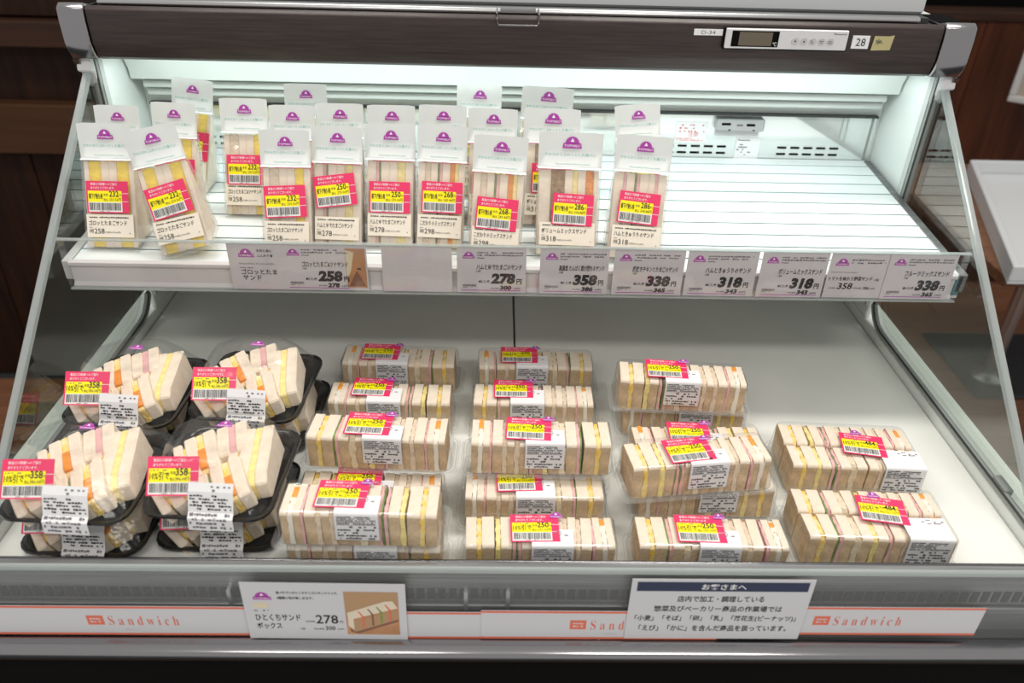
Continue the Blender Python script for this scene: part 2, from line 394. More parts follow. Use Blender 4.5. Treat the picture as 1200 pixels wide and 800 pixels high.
# sides
for s in (-1, 1):
    q = lambda a, c: (min(s*a, s*c), max(s*a, s*c))
    x0, x1 = q(.6005, .645)
    b = MB(); b.box(x0, x1, -.60, .18, .70, DZ+.016, 'case_white'); part('side_curb', b, bevel=.002)
    b = MB(); b.box(*q(.6005, .6095), .004, .18, DZ+.017, 1.29, 'case_white'); part('side_wall', b, bevel=.002)
    # gasket: post, rounded corner, sill
    path = [(s*.603, .0, 1.22), (s*.603, .0, .885)]
    for k in range(1, 9):
        a = k/8*math.pi/2; path.append((s*.603, -.06*(1-math.cos(a)), .885-.063*math.sin(a)))
    path += [(s*.603, -.59, .822)]
    b = MB(); b.tube(path, .0055, 'gasket', 8); g = part('glass_gasket', b, smooth=60)
    pin = [(p_[0]-s*.004, p_[1]-.0045, p_[2]+.004) for p_ in path]
    b = MB(); b.tube(pin, .0016, 'gasket_dark', 6); b.build('gasket_lip', g, smooth=60)
    b = MB(); b.box(*q(.601, .613), -.438, -.408, DZ+.021, DZ+.031, 'gasket'); part('gasket_clip', b, bevel=.002)
    # chrome post strip along the wall front
    b = MB(); b.box(*q(.597, .6), .004, .016, .84, 1.22, 'louvre_grey'); part('post_trim', b)
    # glass pane and its bright polished front edge
    e0, e1 = (-.002, 1.205), (-.478, .832)
    pane = [(.0, 1.205), (e1[0], e1[1]), (e1[0]-.02, .824), (-.06, .824), (-.018, .842), (.0, .885)]
    b = MB(); b.prism(pane, *q(.606, .611), 'glass'); part('side_glass', b)
    dy, dz = e1[0]-e0[0], e1[1]-e0[1]; n = math.hypot(dy, dz); ny, nz = dz/n*.010, -dy/n*.010
    ed = [e0, e1, (e1[0]+ny, e1[1]+nz), (e0[0]+ny, e0[1]+nz)]
    b = MB(); b.prism(ed, *q(.604, .613), 'glass_edge'); part('glass_edge', b, bevel=.0015)
    b = MB(); b.prism([(-.016, 1.232), (.012, 1.232), (.012, 1.178), (-.004, 1.186), (-.010, 1.205), (-.020, 1.208)], *q(.5985, .618), 'panel_silver'); part('glass_clip', b, bevel=.002)
    # chrome corner cap with its leg running down the side
    cap = [(.06, 1.295), (-.010, 1.295), (-.026, 1.2995), (-.034, 1.2940), (-.0355, 1.278), (-.0350, 1.249), (-.0310, 1.237), (-.024, 1.2260), (.0, 1.2240), (.06, 1.2240)]
    cx0, cx1 = (-.6175, -.5825) if s < 0 else (.5725, .6150)
    b = MB(); b.prism(cap, cx0, cx1, 'chrome'); cpo = part('corner_cap', b, bevel=.002, seg=2, smooth=50)
    leg = [(.0, 1.2245), (-.0240, 1.2255), (-.018, 1.217), (-.006, 1.205), (.010, 1.170), (.024, 1.130), (.038, 1.07), (.052, .98), (.066, .98), (.060, 1.07), (.05, 1.2)]
    b = MB(); b.prism(leg, *q(.6105, .619), 'chrome'); part('cap_leg', b, smooth=50)
# header
hp = [(.06, 1.2905), (-.012, 1.2915), (-.026, 1.2965), (-.0315, 1.2915), (-.0322, 1.2780), (-.0318, 1.2500), (-.0295, 1.2440), (-.0245, 1.2300), (-.016, 1.2250), (.06, 1.2250)]
b = MB(); b.prism(hp, -.5815, .5715, 'header_wood'); header = part('header', b, bevel=.0012, seg=2, smooth=25)
b = MB(); b.box(-.598, .598, .05, .139, 1.2265, 1.232, 'case_white'); part('case_top', b)
b = MB(); b.tube([(-.57, .045, 1.2240), (.57, .045, 1.2240)], .0045, 'lamp_glow', 10); part('lamp_tube', b, smooth=60)
b = MB(); b.prism([(.085, 1.215), (.078, 1.208), (.090, 1.186), (.092, 1.170), (.110, 1.168), (.138, 1.200), (.138, 1.226), (.09, 1.226)], -.597, .597, 'case_white'); part('lamp_housing', b, bevel=.002, seg=2, smooth=40)
for y, z in ((.103, 1.155), (.112, 1.141)):
    b = MB(); b.prism([(y, z), (y+.002, z+.010), (y+.028, z+.012), (y+.028, z)], -.585, .585, 'louvre_grey'); part('louvre_slat', b, bevel=.001)
b = MB(); b.box(-.592, .592, .128, .139, 1.1215, 1.1245, 'gasket_dark'); part('air_slot', b)
for s in (-1, 1):
    b = MB(); b.box(*sorted((s*.585, s*.588)), .1335, .1352, 1.046, 1.121, 'gasket'); part('panel_trim', b)
# back panel, glossy, with its slots and fittings
b = MB(); b.box(-.594, .594, .135, .139, 1.044, 1.121, 'back_gloss'); bpn = part('back_panel', b)
for row, z in enumerate((1.0660, 1.0550)):
    for x in (-.535, -.513, -.491, .06, .082, .104, .247, .269, .291, .313, .335, .437, .459, .481, .503, .525):
        b = MB(); b.box(x, x+.0155, .1335, .1355, z, z+.0036, 'black'); b.build('vent_slot', bpn, bevel=.0010, seg=2)
dv = MB(); dv.box(.325, .404, .120, .1345, 1.098, 1.118, 'steel'); d0 = dv.build('thermostat_box', bpn, bevel=.002)
b = MB(); b.box(.328, .400, .131, .1348, 1.087, 1.098, 'panel_silver'); b.build('thermostat_bracket', bpn, bevel=.001)
pr = Print(); pr.rect(.333, .348, 1.108, 1.112, 'black'); pr.rect(.358, .368, 1.107, 1.110, 'ink_soft'); pr.rect(.374, .388, 1.107, 1.111, 'black')
pr.rect(.345, .349, 1.0995, 1.1015, 'black', .0002); pr.rect(.385, .389, 1.0995, 1.1015, 'black', .0002)
pr.flush(lambda u, v, l: (u, .1199-l, v)).build('slot_marks', bpn)
pr = Print(); pr.rect(.262, .315, 1.074, 1.108, 'paper', .0001)
pr.text('注意', .283, 1.084, .018, .008, 'ink_red'); pr.micro(.268, .310, 1.090, 1.106, 3, 'ink_red', .5, 4); pr.micro(.264, .312, 1.076, 1.082, 2, 'ink_red', .7, 5)
pr.flush(lambda u, v, l: (u, .1345-l, v)).build('warning_sticker', bpn)
pr = Print(); pr.rect(.366, .406, 1.0455, 1.084, 'paper', .0001)
pr.text('Panasonic', .369, 1.078, .020, .0032, 'ink', bold=.01); pr.micro(.369, .393, 1.048, 1.074, 6, 'ink_soft', .45, 6)
pr.flush(lambda u, v, l: (u, .1346-l, v)).build('name_plate', bpn)
# night cover over the header, bar and wire pull
b = MB(); b.box(-.578, .568, .030, .28, 1.2985, 1.355, 'tray_white'); part('night_cover', b, bevel=.004)
b = MB(); b.box(-.575, .565, .006, .06, 1.2915, 1.2983, 'gasket_dark'); part('blind_gap', b)
b = MB(); b.prism([(-.004, 1.2925), (-.007, 1.2960), (-.004, 1.3010), (.004, 1.3020), (.004, 1.2925)], -.575, .548, 'steel'); part('blind_bar', b, bevel=.001, smooth=50)
hz = [(-.0355, -.006, 1.3000), (-.0355, -.036, 1.2985), (-.0355, -.0385, 1.289), (-.033, -.0385, 1.2855), (.018, -.0385, 1.2855), (.0205, -.0385, 1.289), (.0205, -.036, 1.2985), (.0205, -.006, 1.3000)]
b = MB(); b.tube(hz, .0013, 'chrome', 6); b.box(-.031, .017, -.0085, -.004, 1.2955, 1.3013, 'steel'); part('pull_handle', b, smooth=60)
# controller and the stickers on the header
HY = -.0322
b = MB(); b.box(.271, .441, HY-.005, HY+.004, 1.2605, 1.288, 'black'); ctl = b.build('control_frame', header, bevel=.001)
b = MB(); b.box(.273, .439, HY-.008, HY, 1.2625, 1.2880, 'panel_silver'); b.build('control_panel', header, bevel=.001)
fn = lambda u, v, l: (u, HY-.0081-l, v)
pr = Print(); pr.rect(.281, .345, 1.2650, 1.2855, 'black', .0001); pr.rect(.291, .336, 1.2665, 1.2840, 'lcd', .0003)
pr.flush(fn).build('display_window', header); pr = Print(); pr.text('℃', .338, 1.2665, .005, .005, 'ink_white', .0004)
pr.text('Panasonic', .419, 1.2825, .017, .0025, 'ink', .0003)
pr.flush(fn).build('display_lettering', header)
for k, x in enumerate((.3675, .3795, .3915, .4035, .4155)):
    b = MB(); b.cyl((x, HY-.0078, 1.2735), .0050, .0012, 'button', 20, 'y'); b.build('button', header, smooth=40)
pr = Print(); pr.poly([(.366, 1.2745), (.369, 1.2745), (.3675, 1.2720)], 'ink', .0014); pr.poly([(.378, 1.2725), (.381, 1.2725), (.3795, 1.275)], 'ink', .0014)
for x in (.3915, .4035, .4155): pr.micro(x-.003, x+.003, 1.2710, 1.2755, 2, 'ink_soft', .8, int(x*1e4), .0014)
pr.flush(fn).build('button_marks', header)
def tagcard(name, u0, u1, v0, v1, m, extra):
    b = MB(); b.box(u0, u1, HY-.0006, HY+.0012, v0, v1, m); pr = Print(); extra(pr)
    pr.flush(lambda u, v, l: (u, HY-.0007-l, v), b); return b.build(name, header)
tagcard('number_sticker', .4485, .4720, 1.264, 1.281, 'paper', lambda p: p.text('28', .4540, 1.2675, .0130, .0100, 'ink'))
tagcard('code_sticker', .231, .270, 1.277, 1.285, 'paper', lambda p: p.text('D-34', .241, 1.2785, .019, .0048, 'ink_soft'))
b = MB(); b.face([(.4765, HY-.0006, 1.262), (.5030, HY-.0006, 1.263), (.5050, HY-.0006, 1.2825), (.498, HY-.0006, 1.281), (.478, HY-.0006, 1.281)], 'tape'); pr = Print(); pr.text('*', .481, 1.270, .007, .007, 'ink_navy'); pr.text('ヘ', .485, 1.271, .006, .004, 'ink_navy'); pr.flush(lambda u, v, l: (u, HY-.0008-l, v), b); b.build('paper_tape', header)

# ------------------------------------------------------------------ shelf with slats and price rail
TILT = math.atan(.085)
def shelf_z(y): return 1.0375+.085*y
shelf = thing('shelf', 'slatted white tilted shelf with clear price rail inside the case', 'shelf', (0, 0, 0))
b = MB(); b.prism([(-.226, shelf_z(-.226)-.0012), (.133, shelf_z(.133)-.0012), (.133, shelf_z(.133)-.013), (-.226, shelf_z(-.226)-.03)], -.586, .592, 'groove_teal'); b.build('shelf_board', shelf)
b = MB(); b.prism([(-.226, shelf_z(-.226)-.0301), (-.226, shelf_z(-.226)-.034), (.133, shelf_z(.133)-.017), (.133, shelf_z(.133)-.0131)], -.586, .592, 'rail_white'); b.build('shelf_underside', shelf)
PITCH = .0335; y = -.2255; sl = None
while y+PITCH < .12:
    if sl is None:
        b = MB(); b.box(-.585, .591, .0013, PITCH-.0013, -.0012, 0, 'slat_white')
        o = b.build('slat', shelf, bevel=.0008, loc=(0, y, shelf_z(y)), rot=(TILT, 0, 0)); sl = o.data
    else: link('slat', sl, shelf, (0, y, shelf_z(y)), (TILT, 0, 0))
    y += PITCH
b = MB(); b.box(-.585, .591, .0013, .133-y, -.0012, 0, 'slat_white'); b.build('slat', shelf, bevel=.0008, loc=(0, y, shelf_z(y)), rot=(TILT, 0, 0))
for s in (-1, 1):
    x0, x1 = sorted((s*.586, s*.598)); b = MB()
    b.prism([(-.226, shelf_z(-.226)-.026), (.13, shelf_z(.13)-.026), (.13, shelf_z(.13)+.001), (-.226, shelf_z(-.226)+.001)], x0, x1, 'brushed' if s > 0 else 'louvre_grey'); b.build('side_bracket', shelf, bevel=.001)
    x0, x1 = sorted((s*.405, s*.475)); b = MB()
    b.prism([(-.20, .984), (.10, 1.018), (.13, .98), (-.17, .952)], x0, x1, 'rail_white'); b.build('support_arm', shelf, bevel=.002)
# price rail: white channel and clear holder
b = MB(); b.prism([(-.2265, .984), (-.2335, .984), (-.2335, .9875), (-.2300, .992), (-.2300, 1.014), (-.2345, 1.0165), (-.2345, 1.0215), (-.2265, 1.0225)], -.586, .580, 'rail_white'); b.build('price_rail', shelf, bevel=.0006)
b = MB(); b.prism([(-.2385, .9860), (-.2395, .9865), (-.2395, 1.0555), (-.2385, 1.0560), (-.2385, .9870)], -.588, .583, 'acrylic'); b.build('clear_holder', shelf)
b = MB(); b.box(-.588, .583, -.2403, -.2355, 1.0545, 1.0572, 'glass_edge'); b.build('holder_edge', shelf, bevel=.0006)
b = MB(); b.box(-.588, .583, -.2403, -.2335, .9845, .9868, 'glass_edge'); b.build('holder_foot', shelf, bevel=.0006)
for x in (-.588, .581):
    b = MB(); b.box(x, x+.002, -.2395, -.227, .985, 1.056, 'acrylic'); b.build('holder_end', shelf)

# ------------------------------------------------------------------ price cards in the rail
CY = -.2372
def price_card(label, x0, x1, name, price, tax, small, extra=None, plain=False, yy=CY, group='price cards in the shelf rail'):
    W = x1-x0; H = .0655
    o = MB(); o.box(0, W, 0, .0005, 0, H, 'card_white')
    ob = tag(o.build('price_card', None, loc=(x0, yy, .9880)), label, 'price card', group)
    pr = Print(); wd = W
    if plain: pr.micro(.01, W-.01, .025, .050, 4, 'rail_white', .6, 9, .0001)
    else:
        a = extra(pr) if extra else 0.0
        c = W-a; c = min(c, .090); U = lambda t: a+t*c; V = lambda t: H*(1-t)
        pr.logo(U(.08), V(.24), c*.18)
        pr.micro(U(.29), U(.95), V(.19), V(.08), 2, 'ink_soft', .85, len(name)+int(x0*100), cw=1.3)
        pr.micro(U(.29), U(.44), V(.245), V(.205), 1, 'ink_soft', .7, 5)
        pr.text(name, U(.28), V(.485), c*.66, H*.13, 'ink', bold=.018, res=1, shear=.08)
        pr.text('1個', U(.28), V(.54), c*.06, H*.045, 'ink', res=1)
        pr.text(price, U(.49), V(.805), c*.36, H*.245, 'ink', bold=.062, shear=.12)
        pr.text('円', U(.865), V(.80), c*.075, H*.12, 'ink', bold=.035)
        pr.text('本体価格', U(.31), V(.78), c*.165, H*.065, 'ink', bold=.025, res=1)
        pr.text(tax[0], U(.62), V(.935), c*.175, H*.10, 'ink', bold=.05, shear=.12)
        pr.text('税込価格', U(.49), V(.915), c*.12, H*.035, 'ink', res=1); pr.text(tax[1]+'円', U(.81), V(.92), c*.11, H*.04, 'ink', bold=.01, res=1)
        pr.barcode(U(.08), U(.28), V(.865), V(.815), 'ink_soft', 4); pr.micro(U(.08), U(.30), V(.90), V(.87), 1, 'ink_soft', .6, 6)
        pr.rect(U(.06), U(.93), V(.957), V(.942), 'ink_purple')
    pr.flush().build('lettering', ob)
    return ob
def first_card(pr):
    H = .0655; V = lambda t: H*(1-t)
    pr.logo(.013, V(.29), .0205); pr.text('手作り風に', .037, V(.18), .020, .0042, 'ink', bold=.01, res=1); pr.text('ふんわり食', .0375, V(.285), .020, .0042, 'ink', bold=.01, res=1)
    pr.text('Heartfelt Homestyle', .013, V(.46), .045, .0035, 'ink_soft', res=1); pr.micro(.013, .030, V(.54), V(.50), 1, 'ink_soft', .7, 3)
    pr.text('ゴロッとたま', .014, V(.67), .046, .0082, 'ink', bold=.015, res=1); pr.text('サンド', .015, V(.80), .024, .0078, 'ink', bold=.015, res=1)
    # little product picture at the right end
    a, b_ = .150, .1755; pr.rect(a, b_, V(.93), V(.07), 'print_wood', .0002)
    pr.poly([(a+.0005, V(.75)), (a+.006, V(.55)), (a+.011, V(.15)), (a+.0005, V(.10))], 'print_cream', .0003)
    pr.poly([(a+.002, V(.90)), (b_-.001, V(.90)), (b_-.012, V(.55))], 'print_dark', .0003)
    pr.poly([(a+.014, V(.52)), (a+.019, V(.53)), (a+.019, V(.50)), (a+.014, V(.49))], 'ink', .0003)
    return .068
XC = lambda px: ony(px, 312, CY).x
price_card('double price card with a small picture, leftmost in the shelf rail', -.3765, -.199, 'ゴロッとたまご&ツナサンド', '258', ('278', '.64'), 0, first_card)
price_card('blank back side of a price card in the shelf rail', -.180, -.0895, '', '', '', 0, plain=True)
price_card('price card 278 yen for ham and boiled egg sandwich in the rail', -.083, .0068, 'ハムとゆでたまごのサンド', '278', ('300', '.24'), 0)
price_card('price card 358 yen for the protein sandwich in the rail', .0247, .1143, '高繊維 たんぱく質が摂れるサンド', '358', ('386', '.64'), 0)
price_card('price card 338 yen for teriyaki chicken and egg sandwich in the rail', .1207, .2127, '照焼きチキンとたまごのサンド', '338', ('365', '.04'), 0)
price_card('price card 318 yen for ham and cucumber sandwich in the rail', .2163, .3085, 'ハムときゅうりのサンド', '318', ('343', '.44'), 0)
price_card('price card 318 yen for the volume mix sandwich in the rail', .3132, .4005, 'ボリュームミックスサンド', '318', ('343', '.44'), 0)
# the tomato card has its own layout and lies behind the fruit card
o = MB(); o.box(0, .092, 0, .0005, 0, .0655, 'card_white')
ob = tag(o.build('price_card', None, loc=(.4033, CY+.0006, .9880)), 'price card 358 yen for tomato vegetable sandwich, overlapped by its neighbour', 'price card', 'price cards in the shelf rail')
pr = Print(); pr.logo(.0075, .0475, .0175); pr.micro(.028, .073, .050, .058, 2, 'ink_soft', .85, 21, cw=1.3)
pr.text('Heartfelt Homestyle', .004, .0365, .035, .0026, 'ink_soft', res=1); pr.text('トマトを味わう野菜サンド', .003, .0255, .058, .0062, 'ink', bold=.015, shear=.08, res=1); pr.text('1個', .064, .0255, .006, .0035, 'ink', res=1)
pr.text('358', .017, .0130, .020, .0092, 'ink', bold=.02, shear=.12); pr.text('本体価格', .006, .0135, .009, .0022, 'ink', res=1); pr.text('円 税込価格', .038, .0135, .012, .0026, 'ink', res=1); pr.text('386', .0515, .0128, .0085, .0042, 'ink', bold=.01, shear=.12); pr.text('.64円', .0605, .013, .007, .0022, 'ink', res=1)
pr.flush().build('lettering', ob)
price_card('price card 338 yen for fruit mix sandwich, rightmost in the rail', .4800, .5690, 'フルーツミックスサンド', '338', ('365', '.04'), 0, yy=CY-.0006)

# ------------------------------------------------------------------ cards and strips on the front panel
FY = -.6002
def strip_card(label, x0, x1, z0, z1, txt, yy):
    W = x1-x0; H = z1-z0
    o = MB(); o.box(0, W, 0, .0006, 0, H, 'notice_white'); ob = tag(o.build('sandwich_strip', None, loc=(x0, yy, z0)), label, 'sign strip', 'orange edged strips along the front')
    pr = Print(); pr.rect(0, W, 0, H*.07, 'ink_orange'); pr.rect(0, W, H*.93, H, 'ink_orange')
    if txt is not None:
        pr.rect(txt, txt+.0175, H*.36, H*.68, 'ink_orange'); pr.micro(txt+.003, txt+.0145, H*.42, H*.62, 2, 'notice_white', .8, 3, .0003)
        pr.text('𝐒𝐚𝐧𝐝𝐰𝐢𝐜𝐡', txt+.0225, H*.35, .0740, H*.32, 'ink_orange', bold=-.012, space=1.6)
        pr.micro(txt+.037, txt+.057, H*.16, H*.23, 1, 'rail_white', .8, 5)
    pr.flush().build('lettering', ob)
strip_card('orange edged Sandwich strip at the left end of the front', -.645, -.195, .760, .806, .182, FY)
strip_card('plain middle stretch of orange edged strip beside the product picture card', -.190, -.040, .7578, .8005, None, FY-.0008)
strip_card('orange edged Sandwich strip running in behind the customer notice', -.0435, .215, .7590, .8045, .096, FY-.0016)
strip_card('orange edged Sandwich strip at the right end of the front', .220, .5000, .7665, .8115, .0965, FY)
o = MB(); o.box(0, .170, 0, .0006, 0, .0885, 'notice_white'); ob = tag(o.build('price_card', None, loc=(-.2930, FY-.0026, .7590), rot=(0, R_(.6), 0)), 'large 278 yen price card with sandwich picture on the front panel', 'price card')
pr = Print(); H = .0885
pr.logo(.011, .0625, .0195); pr.text('食べやすいひとくちサイズのサンドイッチ。', .036, .0715, .064, .0045, 'ink', bold=.01, res=1); pr.text('4種類の味が楽しめます。', .036, .0635, .038, .0045, 'ink', bold=.01, res=1)
pr.rect(.010, .0255, .0500, .0575, 'print_cream'); pr.micro(.010, .025, .044, .047, 1, 'ink_soft', .8, 2)
pr.text('ひとくちサンド', .010, .0295, .0475, .0105, 'ink', bold=.012); pr.text('ボックス', .010, .0165, .0265, .0095, 'ink', bold=.012)
pr.text('278', .0735, .0255, .0235, .0140, 'ink', bold=.012); pr.text('円', .0985, .0265, .0035, .0040, 'ink', res=1); pr.text('本体価格', .0625, .0275, .0095, .0026, 'ink', res=1)
pr.text('300', .0825, .0150, .0105, .0065, 'ink', bold=.01); pr.text('.24円', .0945, .0155, .0075, .0026, 'ink', res=1); pr.text('税込価格', .0700, .0155, .0110, .0026, 'ink', res=1); pr.text('1個', .0555, .0150, .005, .0035, 'ink_soft', res=1)
a, b_, v0, v1 = .1055, .1620, .0085, .0765
pr.rect(a, b_, v0, v1, 'print_wood'); pr.poly([(a, .035), (a, v1), (b_, v1), (b_, .060), (a+.02, .05)], 'print_crust', .00025)
pr.poly([(a+.004, .013), (a+.012, .010), (b_-.001, .030), (b_-.001, .040), (a+.003, .020)], 'print_dark', .0003)
pr.poly([(a+.002, .021), (a+.009, .013), (b_-.001, .034), (b_-.001, .049), (b_-.008, .047), (a+.006, .030)], 'print_crust', .0004)
pr.poly([(a+.002, .044), (a+.008, .034), (b_-.001, .052), (b_-.006, .063), (b_-.014, .0625)], 'print_bread', .0005)
pr.poly([(a+.002, .044), (a+.008, .034), (a+.008, .016), (a+.002, .023)], 'print_bread', .0005)
for t in (.20, .42, .62, .82):
    x = a+.008+(b_-a-.010)*t; yb = .016+t*.018
    pr.poly([(x, yb), (x+.002, yb+.0005), (x+.002, yb+.0185), (x-.003, yb+.027), (x-.0045, yb+.0268), (x, yb+.018)], ('ink_orange', 'print_dark', 'lettuce', 'ink_orange')[int(t*4) % 4], .0006)
pr.flush().build('lettering', ob)
o = MB(); o.box(0, .1915, 0, .0006, 0, .0945, 'notice_white'); ob = tag(o.build('customer_notice', None, loc=(.1125, FY-.0026, .7620)), 'white customer notice with navy heading on the front panel', 'notice')
pr = Print(); pr.rect(.006, .186, .0765, .0905, 'ink_navy'); pr.text('お客さまへ', .0735, .0790, .047, .0090, 'ink_white', bold=.015)
pr.text('店内で加工・調理している', .0505, .0600, .0920, .0095, 'ink', bold=.012); pr.text('惣菜及びベーカリー商品の作業場では', .0275, .0445, .1370, .0095, 'ink', bold=.012)
pr.text('「小麦」「そば」「卵」「乳」「落花生(ピーナッツ)」', .0085, .0285, .1740, .0100, 'ink', bold=.012); pr.text('「えび」「かに」を含んだ商品を扱っています。', .0145, .0130, .1610, .0098, 'ink', bold=.012)
pr.flush().build('lettering', ob)

# ================================================================== PRODUCTS
SW, SH = .054, .041
_st = {}
def sticker_mesh(kind, price, tax):
    """discount sticker in (u, v); origin at its centre; local x = u, z = v, facing -y"""
    k = (kind, price)
    if k in _st: return _st[k]
    b = MB(); b.box(-SW/2, SW/2, -.0002, .0002, -SH/2, SH/2, 'sticker_red')
    pr = Print(); u0, u1 = -SW/2+.002, SW/2-.0085
    pr.rect(u0, u1, -SH/2+.0015, -SH/2+.014, 'sticker_white', .0003); pr.rect(u0, u1, -SH/2+.014, SH/2-.0125, 'sticker_yellow', .0003)
    for v in (-.006, .0045): pr.rect(SW/2-.0085, SW/2, v, v+.0006, 'sticker_white', .0003)
    me = pr.flush(into=b)
    L = Print(); f = .0005
    L.text('食品ロス削減へのご協力', -SW/2+.006, SH/2-.0055, .034, .0034, 'ink_white', f, bold=.01, res=1)
    L.text('ありがとうございます。', -SW/2+.006, SH/2-.0105, .031, .0034, 'ink_white', f, bold=.01, res=1)
    if kind == 'cut':
        L.text('値下げ後価格', u0+.001, -.0025, .018, .0072, 'ink', f, bold=.018, res=1); L.text('本体', u0+.0200, .0012, .006, .0035, 'ink', f, res=1); L.text(price, u0+.0275, .0004, .0122, .0075, 'ink', f, bold=.016); L.text('円', u0+.0402, .0010, .0025, .003, 'ink', f, res=1)
        L.text('税込', u0+.0200, -.0052, .006, .0035, 'ink', f, res=1); L.text(tax+'円', u0+.0275, -.0052, .015, .0042, 'ink', f, res=1)
    else:
        L.text('10%引で', u0+.001, -.0042, .0205, .0088, 'ink', f, bold=.016, res=1); L.micro(u0+.002, u0+.020, .0052, .0072, 1, 'ink_soft', .6, 8, f)
        L.text('本体', u0+.0222, .0015, .006, .0038, 'ink', f, res=1); L.text(price, u0+.0280, .0004, .0128, .0078, 'ink', f, bold=.022); L.text('円', u0+.0412, .0012, .0022, .003, 'ink', f, res=1)
        L.text('税込', u0+.0222, -.0050, .005, .0035, 'ink', f, res=1); L.text(tax+'円', u0+.0280, -.0050, .0145, .0042, 'ink', f, res=1)
    L.barcode(u0+.0015, u1-.0015, -SH/2+.0035, -SH/2+.0130, 'ink', 5, f); L.micro(u0+.015, u1-.004, -SH/2+.0016, -SH/2+.0032, 1, 'ink_soft', .6, 6, f)
    o = b.build('discount_sticker'); l = L.flush().build('lettering', o)
    _st[k] = (o.data, l.data); bpy.data.objects.remove(l); bpy.data.objects.remove(o); return _st[k]
def put_sticker(parent, kind, price, tax, M):
    a, l = sticker_mesh(kind, price, tax)
    o = link('discount_sticker', a, parent); o.matrix_local = M; link('lettering', l, o); return o
def cached(fn):
    c = {}
    def g(*a):
        if a not in c:
            o = fn(*a); c[a] = o.data; bpy.data.objects.remove(o)
        return c[a]
    return g

# ------------------------------------------------------------------ wrapped triangle sandwiches on the shelf
FA = R_(62); FL = .120; HA = R_(72); HL = .0445        # face angle and length, header angle and length
fdir = Vector((0, math.cos(FA), math.sin(FA))); hdir = Vector((0, math.cos(HA), math.sin(HA)))
A = Vector((0, 0, .001)); B = A+fdir*FL; Cc = Vector((0, .057, .001)); TOP = B+hdir*HL
@cached
def tri_slice(t, m, inset, seed):
    rg = random.Random(seed); b = MB(); i = inset
    prof = [(A.y+.004+i*.6, A.z+.003), (A.y+fdir.y*FL*.98+i*.8, A.z+fdir.z*FL*.965), (B.y+.004+i*.3, B.z-.009), (Cc.y-.004, .004)]
    b.prism(prof, -t/2, t/2, m); return b.build('s', bevel=.0007)
def film_bag(W):
    b = MB(); h = W/2; nu, off = 6, -.0012
    us = [-h+2*h*k/nu for k in range(nu+1)]
    bul = lambda u: -.0022*(1-(u/h)**2)
    rows = []
    prof = [(0, .0005), (.12, None), (.5, None), (.9, None), (1, None)]
    rings = []
    for u in us:
        e = abs(u)/h; ring = []
        for t in (0, .25, .5, .75, 1):
            p = A+fdir*(FL+.002)*t; ring.append((u*(1 if t > .05 else .97), p.y+off+bul(u)*math.sin(math.pi*t), max(.0004, p.z)))
        ring.append((u, B.y+.006, B.z-.002)); ring.append((u*.98, .5*(B.y+Cc.y)+.006, B.z*.5)); ring.append((u*.97, Cc.y+.0015, .0004))
        rings.append(ring)
    n = len(rings[0]); vs = [p for r in rings for p in r]; fs = []
    for i in range(nu):
        for k in range(n): fs.append((i*n+k, i*n+(k+1) % n, (i+1)*n+(k+1) % n, (i+1)*n+k))
    fs.append(tuple(range(n-1, -1, -1))); fs.append(tuple(range(nu*n, nu*n+n)))
    b.raw(vs, fs, 'film'); return b.build('film', smooth=50)
film_mesh = cached(film_bag)
@cached
def head_mesh(W):
    b = MB(); h = W/2; n = Vector((0, -hdir.z, hdir.y)); vs = []; fs = []; K = 8
    for j, t in enumerate((-.05, 0, .5, 1)):
        for k in range(K+1):
            u = -h+2*h*k/K; p = B+(hdir if t >= 0 else fdir)*HL*t+n*((.0012*math.cos(u/h*2.2)*(1-t)+.0006*t*math.sin(9*u/h)) if t >= 0 else .0036)
            z = p.z-(.0012 if t == 1 and k in (0, K) else 0); vs.append((u, p.y, z))
    K1 = K+1
    for j in range(3):
        for k in range(K): fs.append((j*K1+k, j*K1+k+1, (j+1)*K1+k+1, (j+1)*K1+k))
    b.raw(vs, fs, 'header_film'); o = b.build('h', smooth=60)
    return o
def frame_M(org, xa, za):
    """local x -> xa, local z -> za (facing -y)"""
    ya = za.cross(xa); M = Matrix((xa, ya, za)).transposed().to_4x4(); M.translation = org; return M
X = Vector((1, 0, 0))
@cached
def head_print(W):
    pr = Print(); pr.logo(-W*.13, HL*.55, W*.30)
    pr.text('やわらかくふわっとした食パン', -W*.40, HL*.32, W*.80, .0042, 'ink_green', bold=.006, res=1)
    pr.text('Heartfelt Homestyle', -W*.22, HL*.06, W*.54, .0026, 'ink_green', res=1)
    return pr.flush(lambda u, v, l: (u, -.0016-l, v)).build('p')
@cached
def name_label(W, name, price, tax):
    b = MB(); w2 = W*.44; b.box(-w2, w2, 0, .0003, 0, .030, 'label_cream')
    pr = Print(); pr.micro(-w2+.004, w2-.006, .0245, .0275, 1, 'ink', .8, 3, cw=1.2)
    pr.text(name, -w2+.003, .0155, w2*1.62, .0066, 'ink', bold=.010, res=1); pr.micro(-w2+.003, -w2+.012, .0120, .0135, 1, 'ink_soft', .8, 4)
    pr.text('本体価格', -w2+.003, .0055, .0055, .0055, 'ink', res=1); pr.text(price, -w2+.0095, .0048, .0130, .0066, 'ink', res=2)
    pr.text('円(税込'+tax+'円)', -w2+.0235, .0052, .0200, .0026, 'ink', res=1); pr.poly([(w2-.006, .005), (w2-.0045, .005), (w2-.0052, .0065)], 'ink')
    return pr.flush(lambda u, v, l: (u, -.0001-l, v), b).build('p')
